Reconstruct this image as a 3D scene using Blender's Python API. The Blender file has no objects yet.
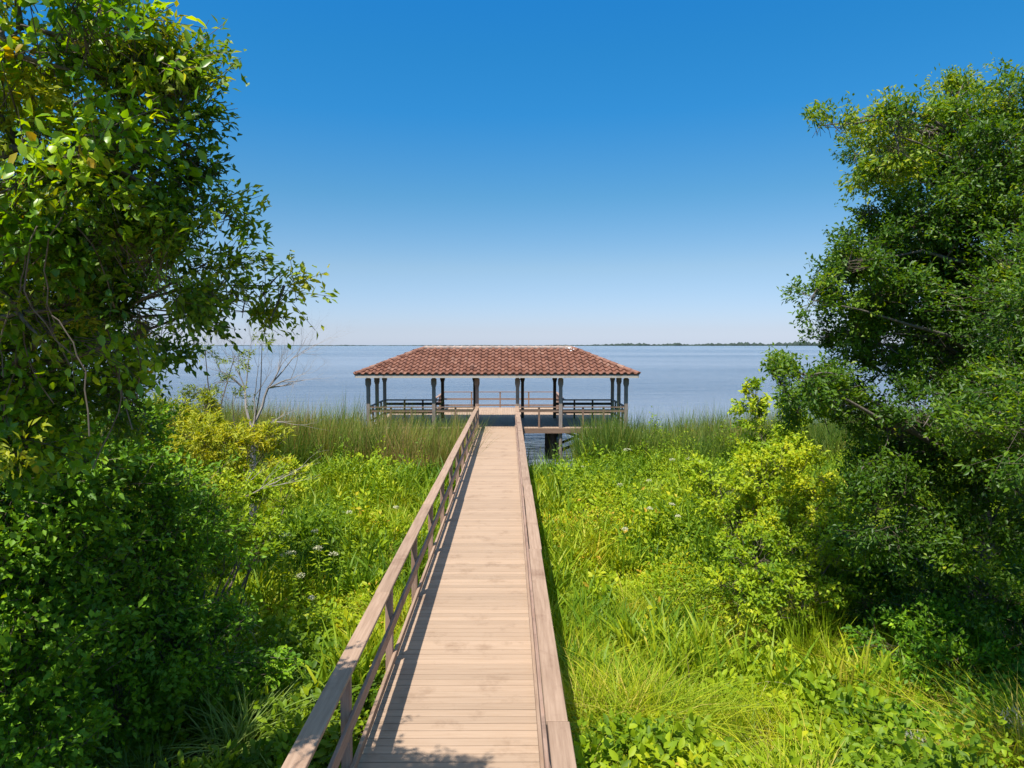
import bpy, bmesh, math
import numpy as np
from mathutils import Vector, Matrix
R = math.radians
rng = np.random.default_rng(7)
SC = bpy.context.scene
COL = SC.collection

# ------------------------------------------------------------------ camera
F = 700.0                                   # focal length in pixels at 1024 wide
CAM = Vector((0.57, 0.0, 4.05)); PITCH = R(3.2); YAW = R(-0.25)
cd = bpy.data.cameras.new('camera'); cam = bpy.data.objects.new('camera', cd); COL.objects.link(cam)
cd.sensor_width = 36; cd.lens = 36 * F / 1024; cd.clip_start = 0.1; cd.clip_end = 60000
cam.location = CAM; cam.rotation_euler = (R(90) - PITCH, 0, YAW)
SC.camera = cam
# ------------------------------------------------------------------ light
SUN = Vector((-0.25, -0.44, 1.0)).normalized()
w = bpy.data.worlds.new('World'); SC.world = w; w.use_nodes = True
nt = w.node_tree; nt.nodes.clear()
sky = nt.nodes.new('ShaderNodeTexSky'); sky.sky_type = 'NISHITA'; sky.sun_disc = False
sky.sun_elevation = math.asin(SUN.z); sky.sun_rotation = math.atan2(SUN.x, SUN.y) % (2 * math.pi)
sky.air_density = 1.0; sky.dust_density = 0.3; sky.ozone_density = 2.0; sky.altitude = 0
# clear-air colour correction of the low sky by height above the horizon
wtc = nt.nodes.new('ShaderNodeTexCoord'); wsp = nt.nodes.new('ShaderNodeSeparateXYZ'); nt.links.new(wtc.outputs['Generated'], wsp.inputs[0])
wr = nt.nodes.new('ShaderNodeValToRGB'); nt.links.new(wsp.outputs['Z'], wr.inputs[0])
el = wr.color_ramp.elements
stops = [(0.0, (0.512, 0.622, 1.007)), (0.021, (0.495, 0.564, 0.856)), (0.107, (0.507, 0.604, 0.714)), (0.203, (0.293, 0.604, 0.747)), (0.306, (0.133, 0.622, 0.898)), (0.377, (0.107, 0.649, 0.951)), (0.44, (0.089, 0.667, 1.04)), (0.56, (0.504, 0.952, 1.232)), (0.72, (1.288, 1.288, 1.12)), (1.0, (1.4, 1.344, 1.12))]  # overhead stops warmed and raised to add fill light in the shadows
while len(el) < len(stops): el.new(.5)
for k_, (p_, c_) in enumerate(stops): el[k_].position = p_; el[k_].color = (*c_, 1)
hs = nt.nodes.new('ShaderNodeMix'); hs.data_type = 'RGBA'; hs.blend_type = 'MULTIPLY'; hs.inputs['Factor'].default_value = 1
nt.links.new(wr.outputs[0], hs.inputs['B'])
bg = nt.nodes.new('ShaderNodeBackground'); bg.inputs[1].default_value = 0.12
wo = nt.nodes.new('ShaderNodeOutputWorld')
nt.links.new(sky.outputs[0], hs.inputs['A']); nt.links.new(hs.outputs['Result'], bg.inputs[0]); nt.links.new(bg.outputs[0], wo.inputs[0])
sl = bpy.data.lights.new('sun', 'SUN'); sl.energy = 4.5; sl.angle = R(0.5); sl.color = (1.0, 0.955, 0.88)
so = bpy.data.objects.new('sun', sl); COL.objects.link(so)
so.rotation_euler = SUN.to_track_quat('Z', 'Y').to_euler(); so.location = (-10, -15, 40)
SC.view_settings.view_transform = 'Standard'; SC.view_settings.look = 'None'
SC.view_settings.exposure = 0.52; SC.view_settings.gamma = 1.0
try: SC.view_settings.use_curve_mapping = False
except Exception: pass
SC.render.engine = 'CYCLES'
SC.cycles.max_bounces = 6; SC.cycles.transparent_max_bounces = 4

# ------------------------------------------------------------------ helpers
def at(px, py, d):
    """world point seen at pixel px,py of the photograph at forward distance d (metres)"""
    v = Vector(((px - 512) / F, -(py - 384) / F, -1.0)) * d
    return CAM + cam.rotation_euler.to_matrix() @ v

def tag(o, label=None, cat=None, group=None, kind=None):
    if label: o['label'] = label
    if cat: o['category'] = cat
    if group: o['group'] = group
    if kind: o['kind'] = kind
    return o

def empty(name, loc, label, cat, group=None):
    o = bpy.data.objects.new(name, None); COL.objects.link(o); o.location = loc
    o.empty_display_size = 0.3
    return tag(o, label, cat, group)

def link(name, me, mat, parent=None):
    o = bpy.data.objects.new(name, me); COL.objects.link(o)
    if mat: me.materials.append(mat)
    if parent:
        o.parent = parent
        o.matrix_parent_inverse = Matrix.Translation(-world_loc(parent))
    return o

def world_loc(o):
    l = Vector(o.location)
    if o.parent:
        # parent inverse cancels, mesh data of children is written in world space
        pass
    return l

class MB:
    """collects quads/polys in world space; one mesh object"""
    def __init__(s): s.v = []; s.f = []; s.a = []
    def add(s, vs, fs, a=0.5):
        n = len(s.v); s.v += [tuple(x) for x in vs]; s.f += [tuple(i + n for i in f) for f in fs]; s.a += [a] * len(vs)
    def box(s, x0, x1, y0, y1, z0, z1, a=0.5, bev=0.0):
        if bev <= 0:
            vs = [(x, y, z) for z in (z0, z1) for y in (y0, y1) for x in (x0, x1)]
            s.add(vs, [(0, 2, 3, 1), (4, 5, 7, 6), (0, 1, 5, 4), (2, 6, 7, 3), (0, 4, 6, 2), (1, 3, 7, 5)], a)
            return
        bm = bmesh.new(); bmesh.ops.create_cube(bm, size=1)
        for v in bm.verts:
            v.co = Vector(((x0 + x1) / 2 + v.co.x * (x1 - x0), (y0 + y1) / 2 + v.co.y * (y1 - y0), (z0 + z1) / 2 + v.co.z * (z1 - z0)))
        bmesh.ops.bevel(bm, geom=bm.edges[:], offset=bev, segments=1, affect='EDGES')
        bm.verts.index_update()
        s.add([v.co[:] for v in bm.verts], [[v.index for v in f.verts] for f in bm.faces], a); bm.free()
    def beam(s, p, q, wd, h, a=0.5):
        p = Vector(p); q = Vector(q); d = (q - p).normalized()
        up = Vector((0, 0, 1)) if abs(d.z) < 0.95 else Vector((0, 1, 0))
        sx = d.cross(up).normalized() * wd / 2; u = sx.cross(d).normalized() * h / 2
        vs = [p - sx - u, p + sx - u, p + sx + u, p - sx + u, q - sx - u, q + sx - u, q + sx + u, q - sx + u]
        s.add(vs, [(0, 1, 2, 3), (7, 6, 5, 4), (0, 4, 5, 1), (1, 5, 6, 2), (2, 6, 7, 3), (3, 7, 4, 0)], a)
    def tube(s, pts, rads, n=6, a=0.5, cap=True):
        pts = [Vector(p) for p in pts]; vs = []; fs = []
        for i, p in enumerate(pts):
            d = (pts[min(i + 1, len(pts) - 1)] - pts[max(i - 1, 0)])
            d = d.normalized() if d.length > 1e-6 else Vector((0, 0, 1))
            u = d.cross(Vector((0.31, 0.95, 0.05))); u = u.normalized() if u.length > 1e-3 else Vector((1, 0, 0))
            v = d.cross(u)
            for k in range(n):
                t = 2 * math.pi * k / n
                vs.append(p + (u * math.cos(t) + v * math.sin(t)) * rads[i])
        for i in range(len(pts) - 1):
            for k in range(n):
                k2 = (k + 1) % n
                fs.append((i * n + k, i * n + k2, (i + 1) * n + k2, (i + 1) * n + k))
        if cap: fs += [tuple(range(n))[::-1], tuple((len(pts) - 1) * n + k for k in range(n))]
        s.add(vs, fs, a)
    def build(s, name, mat, parent=None, smooth=False):
        me = bpy.data.meshes.new(name); me.from_pydata(s.v, [], s.f); me.update()
        at_ = me.attributes.new('var', 'FLOAT', 'POINT'); at_.data.foreach_set('value', np.array(s.a, dtype=np.float32))
        if smooth: me.polygons.foreach_set('use_smooth', [True] * len(me.polygons))
        return link(name, me, mat, parent)

def np_mesh(name, V, Fc, var, mat, parent=None, smooth=False):
    """V (n,3), Fc (m,k) all faces with k corners, var (n)"""
    me = bpy.data.meshes.new(name); m, k = Fc.shape
    me.vertices.add(len(V)); me.vertices.foreach_set('co', V.astype(np.float32).ravel())
    me.loops.add(m * k); me.loops.foreach_set('vertex_index', Fc.astype(np.int32).ravel())
    me.polygons.add(m); me.polygons.foreach_set('loop_start', (np.arange(m) * k).astype(np.int32))
    try: me.polygons.foreach_set('loop_total', np.full(m, k, np.int32))
    except Exception: pass
    if smooth: me.polygons.foreach_set('use_smooth', np.ones(m, bool))
    a = me.attributes.new('var', 'FLOAT', 'POINT'); a.data.foreach_set('value', var.astype(np.float32))
    me.update(calc_edges=True)
    return link(name, me, mat, parent)

def nrm(a): return a / np.maximum(np.linalg.norm(a, axis=1, keepdims=True), 1e-9)
def rdir(n):
    return nrm(rng.normal(size=(n, 3)))

def leaf_arrays(P, D, N, L, W, var, full=False, droop=0.15):
    """leaf quads: P base, D direction, N up normal. returns V, F, var"""
    n = len(P); D = nrm(D); S = nrm(np.cross(D, N)); U = nrm(np.cross(S, D))
    L = L[:, None]; W = W[:, None]
    if not full:
        b = P; t = P + D * L - U * L * droop
        l = P + D * L * 0.48 - S * W * 0.5 + U * W * 0.16
        r = P + D * L * 0.48 + S * W * 0.5 + U * W * 0.16
        V = np.stack([b, r, t, l], 1).reshape(-1, 3)
        o = (np.arange(n) * 4)[:, None]
        Fc = np.concatenate([o + np.array([[0, 1, 2]]), o + np.array([[0, 2, 3]])], 0)
        return V, Fc, np.repeat(var, 4)
    c = [P, P + D * L * .33 - U * L * droop * .1, P + D * L * .7 - U * L * droop * .45, P + D * L - U * L * droop]
    k = [W * .42, W * .36]
    l1 = c[1] - S * k[0] + U * W * .14; r1 = c[1] + S * k[0] + U * W * .14
    l2 = c[2] - S * k[1] + U * W * .10; r2 = c[2] + S * k[1] + U * W * .10
    V = np.stack([c[0], c[1], c[2], c[3], l1, l2, r1, r2], 1).reshape(-1, 3)
    o = (np.arange(n) * 8)[:, None]
    T = [[0, 6, 1], [0, 1, 4], [1, 6, 7], [1, 7, 2], [4, 1, 2], [4, 2, 5], [2, 7, 3], [5, 2, 3]]
    Fc = np.concatenate([o + np.array([t]) for t in T], 0)
    return V, Fc, np.repeat(var, 8)

def blade_arrays(P, D, L, W, bend, var, seg=4):
    """curved ribbons: P base, D start direction (mostly up), bend = horizontal vector (n,3) of tip bending"""
    n = len(P); D = nrm(D)
    S = nrm(np.cross(D, bend + rng.normal(size=(n, 3)) * .02)); vs = []
    for i in range(seg + 1):
        t = i / seg
        c = P + D * (L * t)[:, None] + bend * ((L * t * t)[:, None]) - np.array([0, 0, 1.]) * ((L * t ** 3 * .35 * np.linalg.norm(bend, axis=1))[:, None])
        wv = (W * (0.55 + 0.45 * math.sin(min(t * 2.2, 1) * math.pi / 2)) * (1 - t ** 2.2 * 0.97) * .5)[:, None]
        vs += [c - S * wv, c + S * wv]
    V = np.stack(vs, 1).reshape(-1, 3); q = 2 * (seg + 1)
    o = (np.arange(n) * q)[:, None]
    Fc = np.concatenate([o + np.array([[2 * i, 2 * i + 1, 2 * i + 3, 2 * i + 2]]) for i in range(seg)], 0)
    return V, Fc, np.repeat(var, q)

def join(parts):
    Vs, Fs, As = [], [], []; off = 0
    for V, Fc, A in parts:
        Vs.append(V); Fs.append(Fc + off); As.append(A); off += len(V)
    return np.concatenate(Vs), np.concatenate(Fs), np.concatenate(As)

_perm = np.random.default_rng(3).random((256, 256))
def vnoise(x, y, s):
    x = np.asarray(x) / s + 100; y = np.asarray(y) / s + 100
    xi = np.floor(x).astype(int); yi = np.floor(y).astype(int); fx = x - xi; fy = y - yi
    fx = fx * fx * (3 - 2 * fx); fy = fy * fy * (3 - 2 * fy)
    g = lambda i, j: _perm[i % 256, j % 256]
    return (g(xi, yi) * (1 - fx) + g(xi + 1, yi) * fx) * (1 - fy) + (g(xi, yi + 1) * (1 - fx) + g(xi + 1, yi + 1) * fx) * fy

# ------------------------------------------------------------------ materials
def new_mat(name):
    m = bpy.data.materials.new(name); m.use_nodes = True; t = m.node_tree
    b = t.nodes['Principled BSDF']; return m, t, b

def ramp(t, stops, interp='LINEAR'):
    r = t.nodes.new('ShaderNodeValToRGB'); r.color_ramp.interpolation = interp
    e = r.color_ramp.elements
    while len(e) < len(stops): e.new(0.5)
    for i, (p, c) in enumerate(stops): e[i].position = p; e[i].color = (*c, 1)
    return r

def leaf_mat(name, stops, trans=0.4, rough=0.5, spec=0.25, patch=None, patch_scale=0.25):
    m, t, b = new_mat(name)
    a = t.nodes.new('ShaderNodeAttribute'); a.attribute_name = 'var'
    r = ramp(t, stops); t.links.new(a.outputs['Fac'], r.inputs[0])
    col = r.outputs[0]
    # broad patches of growth that differ in hue
    g = t.nodes.new('ShaderNodeNewGeometry'); no = t.nodes.new('ShaderNodeTexNoise'); no.inputs['Scale'].default_value = patch_scale * 4
    no.inputs['Detail'].default_value = 3
    t.links.new(g.outputs['Position'], no.inputs['Vector'])
    if patch:
        mr = t.nodes.new('ShaderNodeMapRange'); mr.inputs[1].default_value = 0.48; mr.inputs[2].default_value = 0.62
        t.links.new(no.outputs['Fac'], mr.inputs[0])
        mx = t.nodes.new('ShaderNodeMix'); mx.data_type = 'RGBA'; mx.blend_type = 'MULTIPLY'
        t.links.new(mr.outputs[0], mx.inputs['Factor']); t.links.new(col, mx.inputs['A']); mx.inputs['B'].default_value = (*patch, 1)
        col = mx.outputs['Result']
    t.links.new(col, b.inputs['Base Color'])
    b.inputs['Roughness'].default_value = rough
    b.inputs['Specular IOR Level'].default_value = spec
    tr = t.nodes.new('ShaderNodeBsdfTranslucent')
    hsv = t.nodes.new('ShaderNodeHueSaturation'); hsv.inputs['Hue'].default_value = 0.485; hsv.inputs['Saturation'].default_value = 1.1; hsv.inputs['Value'].default_value = 1.35
    t.links.new(col, hsv.inputs['Color']); t.links.new(hsv.outputs[0], tr.inputs['Color'])
    ms = t.nodes.new('ShaderNodeMixShader'); ms.inputs[0].default_value = trans
    t.links.new(b.outputs[0], ms.inputs[1]); t.links.new(tr.outputs[0], ms.inputs[2])
    t.links.new(ms.outputs[0], t.nodes['Material Output'].inputs['Surface'])
    return m

def wood_mat(name, c0, c1, grain_axis='X', rough=0.75, stain=(0.5, 0.5, 0.5), bump=0.25, var_amt=0.35):
    m, t, b = new_mat(name)
    tc = t.nodes.new('ShaderNodeNewGeometry'); mp = t.nodes.new('ShaderNodeMapping')
    s = {'X': (1.6, 32, 32), 'Y': (32, 1.6, 32), 'Z': (32, 32, 1.6)}[grain_axis]
    mp.inputs['Scale'].default_value = s
    t.links.new(tc.outputs['Position'], mp.inputs['Vector'])
    at_ = t.nodes.new('ShaderNodeAttribute'); at_.attribute_name = 'var'
    off = t.nodes.new('ShaderNodeVectorMath'); off.operation = 'MULTIPLY_ADD'
    cmb = t.nodes.new('ShaderNodeCombineXYZ'); t.links.new(at_.outputs['Fac'], cmb.inputs[0]); t.links.new(at_.outputs['Fac'], cmb.inputs[1])
    t.links.new(cmb.outputs[0], off.inputs[0]); off.inputs[1].default_value = (37, 53, 0); t.links.new(mp.outputs[0], off.inputs[2])
    n = t.nodes.new('ShaderNodeTexNoise'); n.inputs['Scale'].default_value = 1.0; n.inputs['Detail'].default_value = 6; n.inputs['Roughness'].default_value = .65
    t.links.new(off.outputs[0], n.inputs['Vector'])
    r = ramp(t, [(0.3, c0), (0.68, c1)]); t.links.new(n.outputs['Fac'], r.inputs[0])
    # per board tone
    mr = t.nodes.new('ShaderNodeMapRange'); mr.inputs[3].default_value = 1 - var_amt; mr.inputs[4].default_value = 1 + var_amt * .6
    t.links.new(at_.outputs['Fac'], mr.inputs[0])
    mx = t.nodes.new('ShaderNodeVectorMath'); mx.operation = 'SCALE'
    t.links.new(r.outputs[0], mx.inputs[0]); t.links.new(mr.outputs[0], mx.inputs['Scale'])
    # wear stains
    n2 = t.nodes.new('ShaderNodeTexNoise'); n2.inputs['Scale'].default_value = 1.7; n2.inputs['Detail'].default_value = 7; n2.inputs['Roughness'].default_value = .7
    t.links.new(tc.outputs['Position'], n2.inputs['Vector'])
    r2 = ramp(t, [(0.54, (0, 0, 0)), (0.72, (1, 1, 1))]); t.links.new(n2.outputs['Fac'], r2.inputs[0])
    m2 = t.nodes.new('ShaderNodeMix'); m2.data_type = 'RGBA'; m2.blend_type = 'MULTIPLY'
    t.links.new(r2.outputs[0], m2.inputs['Factor']); t.links.new(mx.outputs[0], m2.inputs['A']); m2.inputs['B'].default_value = (*stain, 1)
    t.links.new(m2.outputs['Result'], b.inputs['Base Color'])
    b.inputs['Roughness'].default_value = rough; b.inputs['Specular IOR Level'].default_value = 0.25
    bp = t.nodes.new('ShaderNodeBump'); bp.inputs['Strength'].default_value = bump; bp.inputs['Distance'].default_value = 0.004
    t.links.new(n.outputs['Fac'], bp.inputs['Height']); t.links.new(bp.outputs[0], b.inputs['Normal'])
    return m

M = {}
M['deck'] = wood_mat('deck_boards', (0.40, 0.272, 0.18), (0.475, 0.338, 0.235), 'X', stain=(0.70, 0.66, 0.63), var_amt=.12)
M['rail_cap'] = wood_mat('rail_cap_wood', (0.30, 0.19, 0.125), (0.45, 0.305, 0.21), 'Y', stain=(0.66, 0.6, 0.58), var_amt=.14)
M['rail'] = wood_mat('rail_wood', (0.27, 0.165, 0.12), (0.42, 0.28, 0.21), 'Y', var_amt=.15)
M['postw'] = wood_mat('rail_post_wood', (0.27, 0.165, 0.12), (0.42, 0.28, 0.21), 'Z', var_amt=.15)
M['railx'] = wood_mat('cross_rail_wood', (0.19, 0.12, 0.08), (0.30, 0.19, 0.13), 'X', var_amt=.15)
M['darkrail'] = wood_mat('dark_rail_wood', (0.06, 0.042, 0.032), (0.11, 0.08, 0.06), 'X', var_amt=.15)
M['column'] = wood_mat('column_wood', (0.20, 0.16, 0.13), (0.33, 0.27, 0.225), 'Z', var_amt=.15)
M['pile'] = wood_mat('piling_wood', (0.05, 0.04, 0.032), (0.11, 0.085, 0.065), 'Z', var_amt=.2)
M['fascia'] = wood_mat('fascia_paint', (0.42, 0.36, 0.29), (0.55, 0.48, 0.40), 'X', var_amt=.1)
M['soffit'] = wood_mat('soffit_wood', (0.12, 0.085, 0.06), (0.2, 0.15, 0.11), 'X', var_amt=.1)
M['bark'] = wood_mat('bark', (0.08, 0.068, 0.052), (0.22, 0.19, 0.155), 'Z', rough=.9, bump=.6)
M['twig'] = wood_mat('twig_bark', (0.10, 0.075, 0.05), (0.2, 0.16, 0.12), 'Z', rough=.9)
M['deadwood'] = wood_mat('dead_wood', (0.25, 0.21, 0.18), (0.42, 0.37, 0.33), 'Z', rough=.9)

def tile_mat():
    m, t, b = new_mat('clay_tile')
    a = t.nodes.new('ShaderNodeAttribute'); a.attribute_name = 'var'
    r = ramp(t, [(0.0, (0.13, 0.053, 0.03)), (0.35, (0.205, 0.084, 0.047)), (0.7, (0.265, 0.12, 0.075)), (1.0, (0.36, 0.21, 0.145))])
    t.links.new(a.outputs['Fac'], r.inputs[0])
    g = t.nodes.new('ShaderNodeNewGeometry')
    n = t.nodes.new('ShaderNodeTexNoise'); n.inputs['Scale'].default_value = 3.5; n.inputs['Detail'].default_value = 6
    t.links.new(g.outputs['Position'], n.inputs['Vector'])
    r2 = ramp(t, [(0.35, (0.55, 0.5, 0.5)), (0.65, (1.1, 1.05, 1.0))]); t.links.new(n.outputs['Fac'], r2.inputs[0])
    mx = t.nodes.new('ShaderNodeMix'); mx.data_type = 'RGBA'; mx.blend_type = 'MULTIPLY'; mx.inputs['Factor'].default_value = .45
    t.links.new(r.outputs[0], mx.inputs['A']); t.links.new(r2.outputs[0], mx.inputs['B'])
    t.links.new(mx.outputs['Result'], b.inputs['Base Color']); b.inputs['Roughness'].default_value = .7
    return m
M['tile'] = tile_mat()
def simple(name, c, rough=.6, noise=0.0, scale=8):
    m, t, b = new_mat(name); b.inputs['Roughness'].default_value = rough
    g = t.nodes.new('ShaderNodeNewGeometry')
    n = t.nodes.new('ShaderNodeTexNoise'); n.inputs['Scale'].default_value = scale; n.inputs['Detail'].default_value = 5
    t.links.new(g.outputs['Position'], n.inputs['Vector'])
    r = ramp(t, [(0.3, tuple(x * (1 - noise) for x in c)), (0.7, tuple(min(1, x * (1 + noise)) for x in c))]); t.links.new(n.outputs['Fac'], r.inputs[0])
    t.links.new(r.outputs[0], b.inputs['Base Color']); return m
M['ridge'] = simple('ridge_mortar', (0.36, 0.27, 0.22), .8, .35)
M['guano'] = simple('white_splash', (0.75, 0.73, 0.7), .8, .1)
M['mud'] = simple('marsh_soil', (0.055, 0.045, 0.028), .95, .4, 2)
M['white'] = simple('flower_white', (0.56, 0.54, 0.34), .7, .08, 40)
M['moss'] = simple('grey_moss', (0.38, 0.40, 0.34), .9, .2, 30)
M['metal'] = simple('dark_metal', (0.05, 0.05, 0.05), .5, .1)

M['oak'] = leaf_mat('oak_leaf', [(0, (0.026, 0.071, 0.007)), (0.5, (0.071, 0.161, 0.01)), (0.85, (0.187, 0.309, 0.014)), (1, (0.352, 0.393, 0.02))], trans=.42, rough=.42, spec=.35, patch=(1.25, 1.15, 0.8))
M['vine'] = leaf_mat('vine_leaf', [(0, (0.049, 0.138, 0.011)), (0.5, (0.137, 0.31, 0.014)), (0.82, (0.333, 0.506, 0.018)), (0.95, (0.539, 0.598, 0.027)), (1, (0.49, 0.345, 0.027))], trans=.48, rough=.35, spec=.5, patch=(1.2, 1.1, 0.8))
M['shade'] = leaf_mat('understory_leaf', [(0, (0.047, 0.128, 0.009)), (0.6, (0.149, 0.315, 0.014)), (1, (0.351, 0.555, 0.02))], trans=.3, patch=(1.2, 1.1, .8))
M['herb'] = leaf_mat('herb_leaf', [(0, (0.073, 0.157, 0.009)), (0.4, (0.208, 0.326, 0.012)), (0.75, (0.38, 0.488, 0.014)), (0.95, (0.539, 0.559, 0.023)), (1, (0.583, 0.396, 0.045))], trans=.35, patch=(1.12, 1.0, .8))
M['lance'] = leaf_mat('lance_leaf', [(0, (0.071, 0.159, 0.01)), (0.5, (0.172, 0.293, 0.013)), (0.9, (0.401, 0.464, 0.018)), (1, (0.57, 0.512, 0.072))], trans=.3, patch=(1.2, 1.05, .8))
M['grass'] = leaf_mat('grass_blade', [(0, (0.123, 0.233, 0.01)), (0.5, (0.311, 0.423, 0.014)), (0.85, (0.476, 0.529, 0.026)), (1, (0.569, 0.476, 0.108))], trans=.35, patch=(1.2, 1.05, .8))
M['pale_grass'] = leaf_mat('pale_grass_blade', [(0, (0.10, 0.20, 0.03)), (0.5, (0.24, 0.36, 0.07)), (1, (0.42, 0.48, 0.14))], trans=.35)
M['reed'] = leaf_mat('reed_blade', [(0, (0.05, 0.113, 0.014)), (0.45, (0.14, 0.224, 0.025)), (0.75, (0.239, 0.265, 0.045)), (1, (0.359, 0.244, 0.099))], trans=.25, patch=(1.2, 1.0, .8))
M['yellow'] = leaf_mat('yellow_shrub_leaf', [(0, (0.154, 0.209, 0.018)), (0.5, (0.352, 0.396, 0.022)), (1, (0.605, 0.528, 0.03))], trans=.35)
M['bright'] = leaf_mat('bright_shrub_leaf', [(0, (0.098, 0.209, 0.01)), (0.5, (0.321, 0.444, 0.014)), (1, (0.62, 0.616, 0.024))], trans=.35)
M['straw'] = leaf_mat('dry_leaf', [(0, (0.16, 0.10, 0.055)), (0.5, (0.34, 0.24, 0.14)), (1, (0.52, 0.40, 0.26))], trans=.15)
M['farwood'] = simple('far_foliage', (0.035, 0.055, 0.04), .9, .3, .02)

def water_mat():
    m, t, b = new_mat('lake_water')
    b.inputs['Roughness'].default_value = .12; b.inputs['IOR'].default_value = 1.33
    g = t.nodes.new('ShaderNodeNewGeometry')
    # wind streaks: long bands across the view
    mp0 = t.nodes.new('ShaderNodeMapping'); mp0.inputs['Scale'].default_value = (0.0025, 0.014, 1)
    t.links.new(g.outputs['Position'], mp0.inputs['Vector'])
    n0 = t.nodes.new('ShaderNodeTexNoise'); n0.inputs['Scale'].default_value = 1; n0.inputs['Detail'].default_value = 4
    t.links.new(mp0.outputs[0], n0.inputs['Vector'])
    r0 = ramp(t, [(0.36, (0.06, 0.09, 0.135)), (0.64, (0.21, 0.245, 0.295))]); t.links.new(n0.outputs['Fac'], r0.inputs[0])
    t.links.new(r0.outputs[0], b.inputs['Base Color'])
    hs_ = []
    for sc, st in (((0.5, 1.6, 1), 1.5), ((1.8, 4.5, 1), .7), ((0.12, 0.45, 1), 3.0)):
        mp = t.nodes.new('ShaderNodeMapping'); mp.inputs['Scale'].default_value = sc; mp.inputs['Rotation'].default_value = (0, 0, R(12))
        t.links.new(g.outputs['Position'], mp.inputs['Vector'])
        n = t.nodes.new('ShaderNodeTexNoise'); n.inputs['Scale'].default_value = 1; n.inputs['Detail'].default_value = 3
        t.links.new(mp.outputs[0], n.inputs['Vector'])
        mu = t.nodes.new('ShaderNodeMath'); mu.operation = 'MULTIPLY'; mu.inputs[1].default_value = st
        t.links.new(n.outputs['Fac'], mu.inputs[0]); hs_.append(mu)
    a1 = t.nodes.new('ShaderNodeMath'); t.links.new(hs_[0].outputs[0], a1.inputs[0]); t.links.new(hs_[1].outputs[0], a1.inputs[1])
    a2 = t.nodes.new('ShaderNodeMath'); t.links.new(a1.outputs[0], a2.inputs[0]); t.links.new(hs_[2].outputs[0], a2.inputs[1])
    bp = t.nodes.new('ShaderNodeBump'); bp.inputs['Distance'].default_value = 0.22
    mr = t.nodes.new('ShaderNodeMapRange'); mr.inputs[1].default_value = .35; mr.inputs[2].default_value = .65; mr.inputs[3].default_value = .55; mr.inputs[4].default_value = .95
    t.links.new(n0.outputs['Fac'], mr.inputs[0]); t.links.new(mr.outputs[0], bp.inputs['Strength'])
    t.links.new(a2.outputs[0], bp.inputs['Height']); t.links.new(bp.outputs[0], b.inputs['Normal'])
    return m
M['water'] = water_mat()

# ------------------------------------------------------------------ ground and water
WZ = -1.65
def gz(x, y):
    x = np.asarray(x, float); y = np.asarray(y, float)
    base = -1.40 + 0.12 * (vnoise(x, y, 5) - .5) - np.clip((y - 24) / 14, 0, 1) * 0.75
    base = base + .7 * np.clip((11.5 - y) / 4.5, 0, 1)
    return base - np.clip((y - 60) / 300, 0, 1) * 3
def build_ground():
    xs = np.concatenate([[-20000, -3000, -600, -200], np.linspace(-80, 80, 81), [200, 600, 3000, 20000]])
    ys = np.concatenate([[-600, -100], np.linspace(-30, 60, 61), [100, 200, 400, 1500, 6000, 24000]])
    X, Y = np.meshgrid(xs, ys); Z = gz(X, Y)
    V = np.stack([X, Y, Z], -1).reshape(-1, 3); nx = len(xs)
    i, j = np.meshgrid(np.arange(nx - 1), np.arange(len(ys) - 1)); k = (j * nx + i).ravel()
    Fc = np.stack([k, k + 1, k + nx + 1, k + nx], 1)
    o = np_mesh('ground', V, Fc, np.full(len(V), .5), M['mud'], smooth=True); tag(o, kind='structure')
build_ground()
wb = MB(); wb.add([(-24000, 22, WZ), (24000, 22, WZ), (24000, 23500, WZ), (-24000, 23500, WZ)], [(0, 1, 2, 3)])
tag(wb.build('lake_water', M['water']), kind='structure')

def far_trees():
    parts = []
    D = 4200.0
    ico = bmesh.new(); bmesh.ops.create_icosphere(ico, subdivisions=1, radius=1); iv = np.array([v.co[:] for v in ico.verts]); ifc = np.array([[v.index for v in f.verts] for f in ico.faces]); ico.free()
    for x in np.arange(-4200, 5200, 22.0):
        px = 509 + x * F / D
        for k in range(2):
            hh = 3.0 + 4.0 * vnoise(x, 1, 160) ** 2
            if px > 590: hh = 9 + 30 * vnoise(x, 5, 110) ** 2 * (1 if 690 < px < 900 else .5)
            if vnoise(x, 9, 300) < .3 and px < 560: hh = 1.5
            s = np.array([rng.uniform(16, 26), rng.uniform(16, 26), hh * rng.uniform(.7, 1.15)])
            parts.append((iv * s * rng.uniform(.85, 1.1, size=(len(iv), 1)) + np.array([x + rng.uniform(-12, 12), D + rng.uniform(-80, 80), WZ + .3]), ifc, np.full(len(iv), rng.random())))
    o = np_mesh('far_treeline', *join(parts), M['farwood'])
    tag(o, 'thin dark line of distant trees along the far shore at the horizon', 'treeline', kind='stuff')
far_trees()

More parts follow.
